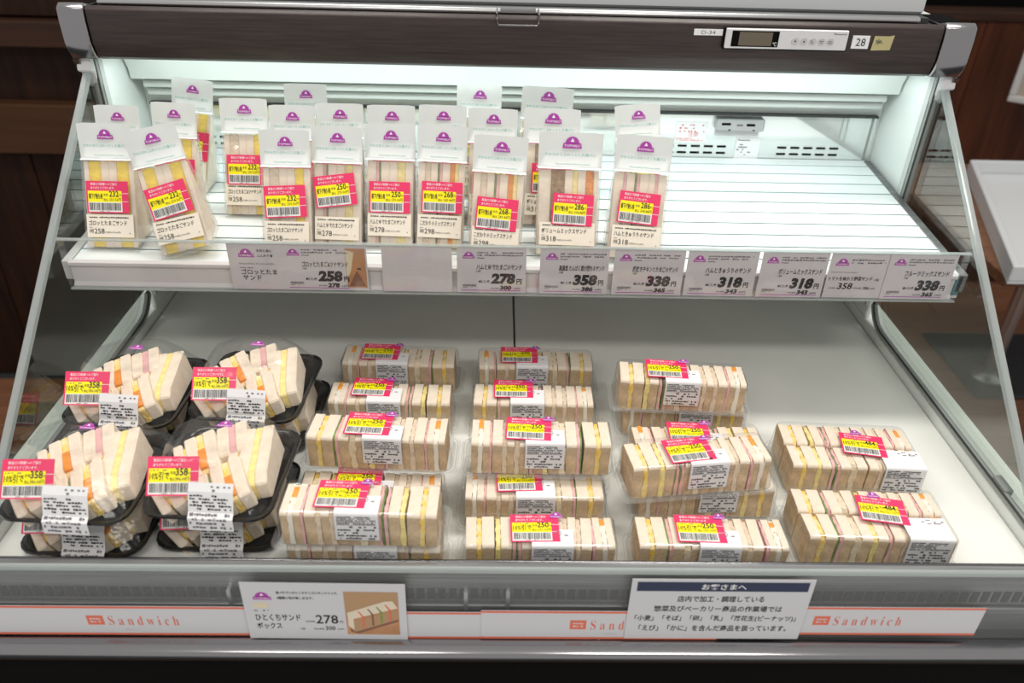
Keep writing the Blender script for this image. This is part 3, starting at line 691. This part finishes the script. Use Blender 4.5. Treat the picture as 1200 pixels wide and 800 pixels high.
KINDS = {
 'egg': dict(name='ゴロッとたまごサンド', price='258', tax='278.64', cut=('232', '250.56'), lay=['b5', 'egg_rich12', 'b8', 'b8', 'egg_rich12', 'b5']),
 'tuna': dict(name='ゴロッとたまご&ツナサンド', price='258', tax='278.64', cut=('232', '250.56'), lay=['b6', 'tuna10', 'b8', 'b8', 'egg_rich9', 'b6']),
 'ham': dict(name='ハムとゆでたまごのサンド', price='278', tax='300.24', cut=('250', '270.00'), lay=['b9', 'ham3', 'lettuce2', 'b9', 'b8', 'pale_egg8', 'b8']),
 'mix': dict(name='こだわりのミックスサンド', price='298', tax='321.84', cut=('268', '289.44'), lay=['b7', 'tuna6', 'b7', 'lettuce2', 'ham3', 'b8', 'carrot5', 'pale_egg4', 'b6']),
 'volume': dict(name='ボリュームミックスサンド', price='318', tax='343.44', cut=('286', '308.88'), lay=['b12', 'cutlet14', 'b8', 'pale_egg5', 'b8', 'slaw8', 'b5']),
 'cuc': dict(name='ハムときゅうりのサンド', price='318', tax='343.44', cut=('286', '308.88'), lay=['b9', 'ham3', 'b8', 'lettuce2', 'ham3', 'b9', 'b6', 'ham3', 'b8']),
}
FN = {'egg': 'egg_filling', 'egg_rich': 'egg_filling', 'pale_egg': 'egg_filling', 'ham': 'ham', 'tuna': 'tuna_filling', 'lettuce': 'lettuce', 'carrot': 'carrot', 'cutlet': 'cutlet', 'slaw': 'noodle_filling', 'potato': 'potato_filling', 'yolk': 'egg_yolk'}
FWORD = {'egg': 'egg', 'tuna': 'tuna and egg', 'ham': 'ham and egg', 'mix': 'mixed filling', 'volume': 'cutlet mix', 'cuc': 'ham and cucumber'}
def parse(s):
    k = s.rstrip('0123456789'); return ('crumb' if k == 'b' else k), float(s[len(k):])/1000
def bag(label, kind, hx, hy, W=.068, lean=0., turn=0., st=(0, .42, 0), tip=0., n=[0]):
    """hx, hy: where the header's top middle is seen; the bag stands on the shelf, which fixes its depth"""
    d = KINDS[kind]; n[0] += 1
    Rm = Matrix.Rotation(TILT, 3, 'X') @ Matrix.Rotation(R_(turn), 3, 'Z')
    axis = X.cross(fdir); Rl = Matrix.Rotation(R_(lean), 3, axis)     # lean within the plane of its face
    low = 0.
    if lean: low = -min((Rl @ Vector((sx*W/2, yy, 0))).z for sx in (-1, 1) for yy in (0, Cc.y))
    lo, hi = -.30, .14
    for _ in range(40):
        y = (lo+hi)/2; base = Vector((0, y, shelf_z(y)+.0004+low)); t = base+Rm @ (Rl @ TOP)
        dd = ray(hx, hy); p = CAM+dd*((t.y-CAM.y)/dd.y)
        if p.z > t.z: lo = y                   # the header would show too low: move back
        else: hi = y
    base.x = p.x-(Rm @ (Rl @ TOP)).x
    M = Matrix.Translation(base) @ (Rm @ Rl).to_4x4()
    o = thing('wrapped_sandwich', label, 'sandwich', group='wrapped triangle sandwiches on the shelf'); o.matrix_world = M
    lay = [parse(s) for s in d['lay']]; tot = sum(t for _, t in lay); sc = (W-.005)/tot; x = -tot*sc/2
    for k, (m, t) in enumerate(lay):
        t *= sc; c = m == 'crumb'
        me = tri_slice(round(t*.998, 5), m, 0 if c else .0012, k % 3)
        link('bread_slice' if c else FN[m], me, o, (x+t/2, 0, 0)); x += t
    link('film', film_mesh(W), o)
    h = link('header_card', head_mesh(W), o); q = link('header_print', head_print(W), h); q.matrix_local = frame_M(B, X, hdir)
    fnorm = Vector((0, -fdir.z, fdir.y))
    l = link('name_label', name_label(W, d['name'], d['price'], d['tax']), o); l.matrix_local = frame_M(A+fdir*.018+fnorm*.0038, X, fdir)
    sx, sv, sr = st; a = R_(sr)
    xa = X*math.cos(a)+fdir*math.sin(a); za = -X*math.sin(a)+fdir*math.cos(a)
    put_sticker(o, 'cut', *d['cut'], frame_M(A+fdir*FL*sv*.90+X*sx+fnorm*.0046, xa, za).copy())
    return o
FR = [
 ('egg', 120, 144, .069, 0, 0, (-.001, .65, 0), 'egg sandwich bag, leftmost of the upright front row on the shelf'),
 ('egg', 172, 149, .069, 14, 0, (-.001, .66, 4), 'tilted egg sandwich bag leaning beside the leftmost bag on the shelf'),
 ('tuna', 332, 152, .065, 0, 0, (-.001, .68, 3), 'tuna and egg sandwich bag in the front row above the picture price card'),
 ('ham', 394, 148, .066, -1, 0, (-.002, .76, 8), 'ham and egg sandwich bag whose sticker is tilted upward, front row'),
 ('ham', 457, 145, .066, -1, 0, (.000, .64, 0), 'ham and egg sandwich bag with straight sticker above blank card'),
 ('mix', 519, 147, .066, -2, 0, (.002, .66, 0), 'mixed sandwich bag in front row, second left of the cutlet bag'),
 ('mix', 588, 159, .070, -3, 0, (.000, .60, -2), 'mixed sandwich bag in front row, directly left of the cutlet bag'),
 ('volume', 670, 155, .084, -1, 0, (.006, .60, -2), 'wide cutlet and noodle sandwich bag in the front row'),
 ('cuc', 757, 159, .074, -3, 0, (.000, .66, -3), 'ham and cucumber sandwich bag, rightmost of the front row'),
]
for kind, hx, hy, W, lean, turn, st, lab in FR: bag(lab, kind, hx, hy, W, lean, turn, st)
BK = [
 ('egg', 135, 123, .060, 0, 'egg sandwich bag standing right behind the leftmost front bag'),
 ('egg', 202, 120, .060, -2, 'egg sandwich bag behind the tilted bag, before the rearmost left bag'),
 ('tuna', 284, 115, .066, 0, 'tuna and egg bag standing alone in second row with sticker in full view'),
 ('tuna', 341, 123, .062, 0, 'bag behind the front tuna and egg bag, only its white header showing'),
 ('ham', 397, 121, .066, 0, 'bag right behind the ham bag with tilted sticker'),
 ('ham', 458, 123, .066, 0, 'bag right behind the ham bag with straight sticker'),
 ('mix', 519, 123, .066, -1, 'bag right behind the first mixed sandwich bag from the left'),
 ('mix', 578, 127, .068, -1, 'bag right behind the mixed bag that adjoins the cutlet bag'),
 ('volume', 648, 127, .078, -1, 'wide bag right behind the cutlet sandwich bag'),
 ('cuc', 747, 122, .064, 5, 'slanted bag behind the rightmost ham and cucumber bag'),
 ('egg', 225, 92, .060, -6, 'egg sandwich bag, rearmost at the left, tall above its neighbours'),
 ('ham', 357, 98, .062, 0, 'rearmost bag whose header shows between the second row ham bags'),
 ('mix', 562, 99, .066, -1, 'rearmost mixed sandwich bag, header showing above the second row'),
 ('volume', 643, 102, .076, -3, 'rearmost wide bag, header showing above the cutlet bags'),
]
for kind, hx, hy, W, lean, lab in BK: bag(lab, kind, hx, hy, W, lean, 0, (.001, .64 if hx != 284 else .62, 0))

# ------------------------------------------------------------------ clear packs of small sandwiches on the deck
PH = .052
GRPA = [['b12', 'egg6', 'b14'], ['lettuce2', 'ham4', 'b13', 'potato8', 'b13'], ['pale_egg6', 'b12', 'lettuce1', 'ham4'], ['b12', 'tuna6', 'b9', 'tuna6', 'b12'], ['ham3', 'b8', 'yolk6', 'b8']]
@cached
def slab(t, dpt, h, m, seed):
    rg = random.Random(seed+77); b = MB(); dz = rg.uniform(-.0005, .0004); y0, y1 = -dpt/2+rg.uniform(0, .0005), dpt/2-rg.uniform(0, .0005)
    if m == 'crumb':
        r = .0042; top = .003+h+dz
        prof = [(y0, .003)]+[(y0+r*(1-math.cos(a)), top-r*(1-math.sin(a))) for a in (0, .55, 1.05, 1.57)]
        prof += [(y1-r*(1-math.cos(a)), top-r*(1-math.sin(a))) for a in (1.57, 1.05, .55, 0)]+[(y1, .003)]
        b.prism(prof, -t/2, t/2, 'crumb'); k = b.mi('crumb_side'); n = len(prof)
        for i in (0, n-2, n-1, n, n+1): b.m[i] = k
        return b.build('s', smooth=40)
    # a filling: its edge bulges and thins along the cut
    K = 9; vs = []; ys = [y0+.001+(y1-y0-.002)*k/K for k in range(K+1)]
    for k, y in enumerate(ys):
        wl, wr = (t*rg.uniform(.34, .62) for _ in (0, 1)); e = min(1, k, K-k)
        z = .003+h+rg.uniform(-.0012, .0009)-(.004 if e == 0 else 0)
        vs += [(-wl, y, .003), (-wl, y, z), (wr, y, z), (wr, y, .003)]
    fs = []
    for k in range(K):
        for a in range(3): fs.append((4*k+a, 4*k+4+a, 4*k+5+a, 4*k+1+a))
    fs += [(0, 1, 2, 3), (4*K+3, 4*K+2, 4*K+1, 4*K)]
    zs = [.003+h*q_/6 for q_ in range(7)]
    for side, yy in ((0, y0-.0006), (1, y1+.0006)):      # ragged front and rear face
        c = len(vs)
        for z in zs: a_ = t*rg.uniform(.32, .60); vs += [(-a_, yy, min(z, h-.001)), (t*rg.uniform(.32, .60), yy, min(z, h-.001))]
        for q_ in range(6):
            f = (c+2*q_, c+2*q_+1, c+2*q_+3, c+2*q_+2); fs.append(f if side == 0 else f[::-1])
    b.raw(vs, fs, m); return b.build('s', smooth=60)
def rrect(w2, d2, r, n=4):
    pts = []
    for cx, cy_, a0 in ((w2-r, d2-r, 0), (-w2+r, d2-r, 90), (-w2+r, -d2+r, 180), (w2-r, -d2+r, 270)):
        for k in range(n+1):
            a = R_(a0+90*k/n); pts.append((cx+r*math.cos(a), cy_+r*math.sin(a)))
    return pts
def loft(b, rings, m, top=False, bottom=False):
    n = len(rings[0]); vs = [p for r in rings for p in r]; fs = []
    for i in range(len(rings)-1):
        for k in range(n): fs.append((i*n+k, i*n+(k+1) % n, (i+1)*n+(k+1) % n, (i+1)*n+k))
    if top: fs.append(tuple(range((len(rings)-1)*n, len(rings)*n)))
    if bottom: fs.append(tuple(range(n-1, -1, -1)))
    b.raw(vs, fs, m)
def ring(w2, d2, r, z, n=4): return [(x, y, z) for x, y in rrect(w2, d2, r, n)]
@cached
def lid_mesh(L, D):
    b = MB(); a, c = L/2, D/2
    loft(b, [ring(a+.0045, c+.0045, .010, .0085), ring(a+.003, c+.003, .010, .030), ring(a+.0015, c+.0018, .009, .0475), ring(a-.0005, c-.0003, .008, .0505), ring(a-.004, c-.004, .007, .0518)], 'lid', top=True)
    return b.build('lid', smooth=35)
@cached
def base_mesh(L, D):
    b = MB(); a, c = L/2, D/2
    loft(b, [ring(a-.002, c-.002, .009, .0004), ring(a+.003, c+.003, .010, .0055), ring(a+.0045, c+.0045, .010, .0078), ring(a+.011, c+.0105, .012, .0082), ring(a+.0118, c+.0112, .012, .0070)], 'lid_rim', bottom=True)
    return b.build('b', smooth=40)
@cached
def rim_mesh(L, D):
    b = MB(); a, c = L/2, D/2
    for e, z in ((.0095, .0098), (.0062, .0102)):
        loft(b, [ring(a+e, c+e-.0007, .012, z-.0012), ring(a+e-.0006, c+e-.0013, .0115, z), ring(a+e-.0013, c+e-.002, .011, z-.0012)], 'lid_rim')
    return b.build('r', smooth=60)
def bent(D, front):
    """maps distance along the paper (from the back on the lid top, then down the front) to y, z"""
    yf = -D/2-.0016
    def f(s):
        t0 = front
        if s < t0: return (yf+.0035+(t0-s), .0526)
        if s < t0+.005: a = (s-t0)/.005*math.pi/2; return (yf+.0035-.0035*math.sin(a), .0526-.0035*(1-math.cos(a)))
        return (yf-(.0012)*min(1, (s-t0-.005)/.03), .0491-(s-t0-.005))
    return f
@cached
def paper_mesh(D, top, drop, wd):
    f = bent(D, top); b = MB(); ss = [0, top*.5, top, top+.0017, top+.0034, top+.005, top+.005+drop*.5, top+.005+drop]
    n = len(ss); vs = [(x, f(s)[0], f(s)[1]) for x in (0, wd) for s in ss]
    b.raw(vs, [(i, n+i, n+i+1, i+1) for i in range(n-1)], 'paper'); o = b.build('p', smooth=60); return o
@cached
def paper_print(D, top, drop, wd):
    f = bent(D, top); pr = Print(); b = MB()
    pr.micro(.022, wd-.003, -.010, -.002, 3, 'ink_soft', .45, 11, .0004, cw=1.2); pr.micro(.003, wd-.002, -top+.0005, -.012, 1, 'ink', .3, 5, .0004)
    tot = top+.005+drop
    pr.micro(.0025, wd-.0025, -top-.017, -top-.0055, 5, 'ink', .88, 12, .0004); pr.rect(.002, wd-.002, -top-.0178, -top-.0174, 'ink', .0004)
    if drop > .02: pr.micro(.0025, wd-.0025, -tot+.001, -top-.0185, 5, 'ink', .62, 13, .0004)
    def fn(u, v, l):
        y, z = f(-v); s = -v
        return (u, y-(l if s > top else 0), z+(l if s <= top+.004 else 0))
    return pr.flush(fn, b).build('p')
@cached
def mark_mesh(w_):
    pr = Print(); pr.logo(0, 0, w_); return pr.flush(lambda u, v, l: (u, v, l)).build('m')
def pack(label, px, py, level=0, rot=0., flip=False, L=.166, D=.050, big=False, st=None, price='250', tax='270.00', tz=None, tilt=0., group='clear packs of small sandwiches', pitchx=0.):
    """px, py: where the middle of the front top edge is seen"""
    z0 = DZ+.0005+level*PH if tz is None else tz
    R3 = Matrix.Rotation(R_(rot), 3, 'Z') @ Matrix.Rotation(R_(tilt), 3, 'Y') @ Matrix.Rotation(R_(pitchx), 3, 'X')
    e = R3 @ Vector((0, -D/2, .0505)); p = onz(px, py, z0+e.z)
    o = thing('sandwich_pack', label, 'sandwich pack', group=group)
    o.matrix_world = Matrix.Translation((p.x-e.x, p.y-e.y, z0)) @ R3.to_4x4()
    jit = random.Random(label); grp = [[parse(s_) for s_ in g] for g in GRPA]
    if jit.random() < .5: grp[1], grp[2] = grp[2], grp[1]
    if flip: grp = [g[::-1] for g in grp[::-1]]
    tot = sum(t for g in grp for _, t in g); sc = (L-.006)/tot
    for row in ((-1, 1) if big else (0,)):
        x = -(L-.001)/2; dp = (D/2-.002) if big else D-.003; yo = row*D/4; h = .0455
        for g in grp:
            gw = sum(t for _, t in g)*sc; x += .0008; xc = x+gw/2
            Mg = Matrix.Translation((xc, yo, .003)) @ Matrix.Rotation(R_(jit.uniform(-2.2, 2.2)), 4, 'Z') @ Matrix.Rotation(R_(jit.uniform(-1.6, 1.6)), 4, 'Y') @ Matrix.Translation((-xc, 0, -.003))
            for k, (m, t) in enumerate(g):
                t *= sc; v = jit.randrange(4)
                if m == 'yolk':
                    s_ = link('boiled_egg', slab(round(t, 5), round(dp, 5), h, 'egg_white', v), o)
                    ym = MB(); yl = jit.uniform(-.05, .12); ym.box(-t*.62, t*.62, dp*yl, dp*(yl+.40), h-.006, h+.0034, 'yolk'); ym.build('egg_yolk', s_, bevel=.0026, seg=3, smooth=60)
                else:
                    s_ = link('bread_slice' if m == 'crumb' else FN[m], slab(round(t*.999, 5), round(dp, 5), h-(.0 if m == 'crumb' else .0008), m, v), o)
                s_.matrix_local = Mg @ Matrix.Translation((x+t/2, 0, 0)); x += t
    link('pack_base', base_mesh(L, D), o); link('pack_lid', lid_mesh(L, D), o); link('pack_rim', rim_mesh(L, D), o)
    su, sv, sa = st or (-.012, .008, 0)
    a = R_(sa); xa = Vector((math.cos(a), math.sin(a), 0)); za = Vector((-math.sin(a), math.cos(a), 0))
    put_sticker(o, 'ten', price, tax, frame_M(Vector((su, sv, .0527)), xa, za))
    top = round(sv+D/2-.004, 4) if not big else .030; top = max(.012, min(top, .030)); wd = .050 if big else .046
    lx = su-.004 if not big else su+.016
    pp = link('ingredient_label', paper_mesh(D, top, .034, wd), o, (lx, 0, .0001)); link('fine_print', paper_print(D, top, .034, wd), pp)['kind'] = 'stuff'
    mk = link('brand_mark', mark_mesh(.015), o, (su+SW/2-.010, sv+SH/2-.006, .0534) if not big else (su-.010, sv+SH/2-.001, .0534))
    return o
G2, G3, G4 = 'second column', 'middle column', 'fourth column'
# column right of the black trays
pack('rearmost sandwich pack in the column next to the black trays', 466, 426, 0, -2, True, st=(-.028, .002, 0))
pack('second sandwich pack from the rear in column next to black trays', 455, 471, 0, -1, True, st=(-.026, .006, -2))
pack('sandwich pack lying high in the middle of column beside black trays', 440, 514, 1, -2.5, False, st=(-.012, .000, -1))
pack('sandwich pack mostly covered, behind the front stack near black trays', 432, 583, 0, -1, False, st=(-.016, .004, 0))
pack('lower pack of the front stack next to the black trays', 426, 643, 0, -1, True, st=(-.006, .000, 0))
pack('upper pack of the front stack next to the black trays', 418, 602, 1, -1, True, st=(-.020, .002, -1))
# middle column
pack('rearmost sandwich pack of the middle column', 628, 430, 0, -.5, True, st=(-.024, .003, 0))
pack('second sandwich pack from the rear in the middle column', 626, 473, 0, -.5, False, st=(-.028, .006, 0))
pack('hidden supporting pack under the high middle column pack', 630, 540, 0, 0, False)
pack('sandwich pack lying high in the middle of the middle column', 634, 520, 1, -.5, True, st=(-.014, .000, -3))
pack('second sandwich pack from the front in the middle column', 627, 583, 0, .5, True, st=(-.018, .004, 2))
pack('front sandwich pack of the middle column by the wire guard', 634, 640, 0, 0, False, st=(-.006, .000, 1))
# fourth column
pack('lower pack of the rear stack in the fourth column', 804, 479, 0, -2, True, st=(-.004, .004, 0))
pack('upper pack of the rear stack in the fourth column', 802, 448, 1, -3, False, st=(-.020, .002, -2))
pack('pack between the rear stack and the slanted pack, fourth column', 822, 525, 0, 1, True, st=(-.010, .004, -3))
pack('lower pack under the slanted pack in the fourth column', 832, 573, 0, 1.5, True, st=(-.006, .000, 0))
pack('slanted upper pack in the middle of the fourth column', 826, 543, 1, 6.5, False, st=(-.012, -.002, 3))
pack('front sandwich pack of the fourth column by the wire guard', 838, 641, 0, -1, False, st=(-.012, .000, -1))
# big double-row packs at the right
pack('rear large double-row sandwich pack at the right', 1008, 547, 0, -3, False, .164, .086, True, st=(.016, -.002, -8), price='484', tax='522.72', group='large double-row packs')
pack('front large double-row sandwich pack at the right by the wire', 1037, 631, 0, -2, False, .168, .082, True, st=(.012, .002, -8), price='484', tax='522.72', group='large double-row packs')

# ------------------------------------------------------------------ black trays with clear lids at the left
TW, TD, TP = .140, .152, .072
@cached
def tray_mesh(_):
    b = MB(); a, c = TW/2, TD/2
    loft(b, [ring(a-.012, c-.012, .018, .0), ring(a-.006, c-.006, .02, .011), ring(a-.004, c-.004, .02, .013), ring(a, c, .022, .0135), ring(a, c, .022, .0105), ring(a-.003, c-.003, .02, .0105)], 'tray_black', bottom=True)
    loft(b, [ring(a-.014, c-.014, .016, .002), ring(a-.014, c-.014, .016, .0022)], 'tray_black', top=True)
    return b.build('t', smooth=40)
def octo(w2, d2, c, z): return [(w2, d2-c, z), (w2-c, d2, z), (-w2+c, d2, z), (-w2, d2-c, z), (-w2, -d2+c, z), (-w2+c, -d2, z), (w2-c, -d2, z), (w2, -d2+c, z)]
@cached
def dome_mesh(_):
    b = MB(); a, c = TW/2, TD/2
    loft(b, [octo(a-.003, c-.003, .014, .0142), octo(a-.006, c-.006, .016, .020), octo(a-.010, c-.014, .026, .040), octo(a-.018, c-.032, .028, .062), octo(a-.022, c-.038, .027, .0665)], 'dome', top=True)
    return b.build('d', smooth=25)
@cached
def wedge(t, ln, h, drop, m, seed):
    """slice standing on edge: thickness along x, length along y, its top falling towards the front"""
    b = MB(); prof = [(-ln/2, 0), (ln/2, 0), (ln/2, h), (-ln/2+ln*.15, h-drop*.6), (-ln/2, h-drop)]
    b.prism(prof, -t/2, t/2, m)
    if m == 'crumb': b.m[0] = b.m[0]
    return b.build('w', bevel=.0016 if m == 'crumb' else .0008)
PIECES = [  # x, y, rotation, tilt, length, height, drop, filling, inset block
 (-.030, -.032, 42, -20, .056, .026, .006, 'pale_egg', None),
 (-.019, .008, 27, -16, .056, .034, .014, 'egg', 'carrot'),
 (.026, -.034, 27, -16, .052, .034, .012, 'egg', 'carrot'),
 (.042, .002, 10, -11, .080, .040, .018, 'pale_egg', None),
 (.010, .028, 22, -14, .044, .038, .008, 'ham', None),
]
def tray(label, px, py, level, rot=0., dome=True, var=0):
    z0 = DZ+.0005+level*TP; R3 = Matrix.Rotation(R_(rot), 3, 'Z'); e = R3 @ Vector((0, -TD/2, .0125)); p = onz(px, py, z0+e.z)
    o = thing('sandwich_tray', label, 'sandwich tray', group='black trays of cut sandwiches'); o.matrix_world = Matrix.Translation((p.x-e.x, p.y-e.y, z0)) @ R3.to_4x4()
    link('tray', tray_mesh(0), o); link('tray_lid', dome_mesh(0), o)
    rg = random.Random(var)
    for k, (x, y, rz, tl, ln, h, dr, f, ins) in enumerate(PIECES):
        Mp = Matrix.Translation((x, y, .006)) @ Matrix.Rotation(R_(rz+rg.uniform(-5, 5)), 4, 'Z') @ Matrix.Rotation(R_(tl), 4, 'Y')
        tb_, tf = .0140, .0075
        for dx, t, m in ((-(tb_+tf)/2, tb_, 'crumb'), (0, tf, f), ((tb_+tf)/2, tb_, 'crumb')):
            me = wedge(t, ln, h-(0 if m == 'crumb' else .0015), dr, m, 0); q = link('bread_slice' if m == 'crumb' else FN[m], me, o); q.matrix_local = Mp @ Matrix.Translation((dx, 0, 0))
        if ins:
            me = wedge(.0080, .028, .014, .005, ins, 1); q = link('carrot', me, o); q.matrix_local = Mp @ Matrix.Translation((0, -ln*.16, h-.0145-dr*.25))
        me = wedge(.004, ln*.6, h*.9, dr, 'lettuce' if k in (2, 4) else 'egg', 2)
        q = link('lettuce' if k in (2, 4) else 'egg_filling', me, o); q.matrix_local = Mp @ Matrix.Translation((-.0185, 0, 0))
        me = wedge(.011, ln*.9, h*.97, dr, 'crumb', 3); q = link('bread_slice', me, o); q.matrix_local = Mp @ Matrix.Translation((-.026, 0, 0))
    # sticker on the front left slope of the lid, paper hanging over the rim
    zd = Vector((0, .38, .925)).normalized(); c = Vector((-.032, -.0530, .0500))
    za = Vector((-.05, .66, .75)).normalized(); xa = Vector((1, .04, 0)); xa = (xa-za*xa.dot(za)).normalized()
    put_sticker(o, 'ten', '358', '386.64', frame_M(c, xa, za))
    pth = [(-.0580, .0475), (-.0640, .0400), (-.0730, .0190), (-.0785, .0150), (-.0800, .000)]
    b = MB(); n = len(pth); b.raw([(xx, y, z) for xx in (-.014, .034) for y, z in pth], [(i, n+i, n+i+1, i+1) for i in range(n-1)], 'paper')
    lens = [0]
    for i in range(n-1): lens.append(lens[-1]+math.dist(pth[i], pth[i+1]))
    def fmap(u, v, l):
        s = -v; i = 0
        while i < n-2 and s > lens[i+1]: i += 1
        t = (s-lens[i])/(lens[i+1]-lens[i]); dy = pth[i+1][0]-pth[i][0]; dz = pth[i+1][1]-pth[i][1]; q_ = math.hypot(dy, dz)
        return (-.014+u, pth[i][0]+dy*t+l*dz/q_, pth[i][1]+dz*t-l*dy/q_)
    if 'me' not in tray.__dict__:
        ob = b.build('ingredient_label'); pr = Print(); pr.micro(.024, .045, -.010, -.002, 2, 'ink_soft', .5, 3, .0004); pr.micro(.002, .046, -.030, -.012, 5, 'ink', .75, 6, .0004, cw=1.2); pr.micro(.002, .046, -lens[-1]+.002, -.032, 4, 'ink_soft', .75, 7, .0004)
        l = pr.flush(fmap).build('fine_print', ob); tray.me = (ob.data, l.data); ob.parent = o
    else:
        ob = link('ingredient_label', tray.me[0], o); link('fine_print', tray.me[1], ob)
    mk = link('brand_mark', mark_mesh(.018), o, (-.006, .010, .0675))
    return o
tray('black tray under the front left tray, bottom of its stack', 88, 650, 0, -2, var=1)
tray('black tray under the front tray beside the packs, bottom of its stack', 250, 644, 0, 0, var=2)
tray('front left black tray of cut sandwiches, top of its stack', 66, 612, 1, -3, var=3)
tray('front black tray beside the packs, top of its stack', 236, 608, 1, -3, var=4)
tray('black tray hidden under the rear left tray', 140, 520, 0, -2, var=5)
tray('black tray under the rear tray, its corner showing beside the packs', 300, 522, 0, -2, var=6)
tray('rear left black tray of cut sandwiches, top of its stack', 130, 499, 1, -4, var=7)
tray('rear black tray beside the packs, top of its stack', 279, 493, 1, -4, var=8)
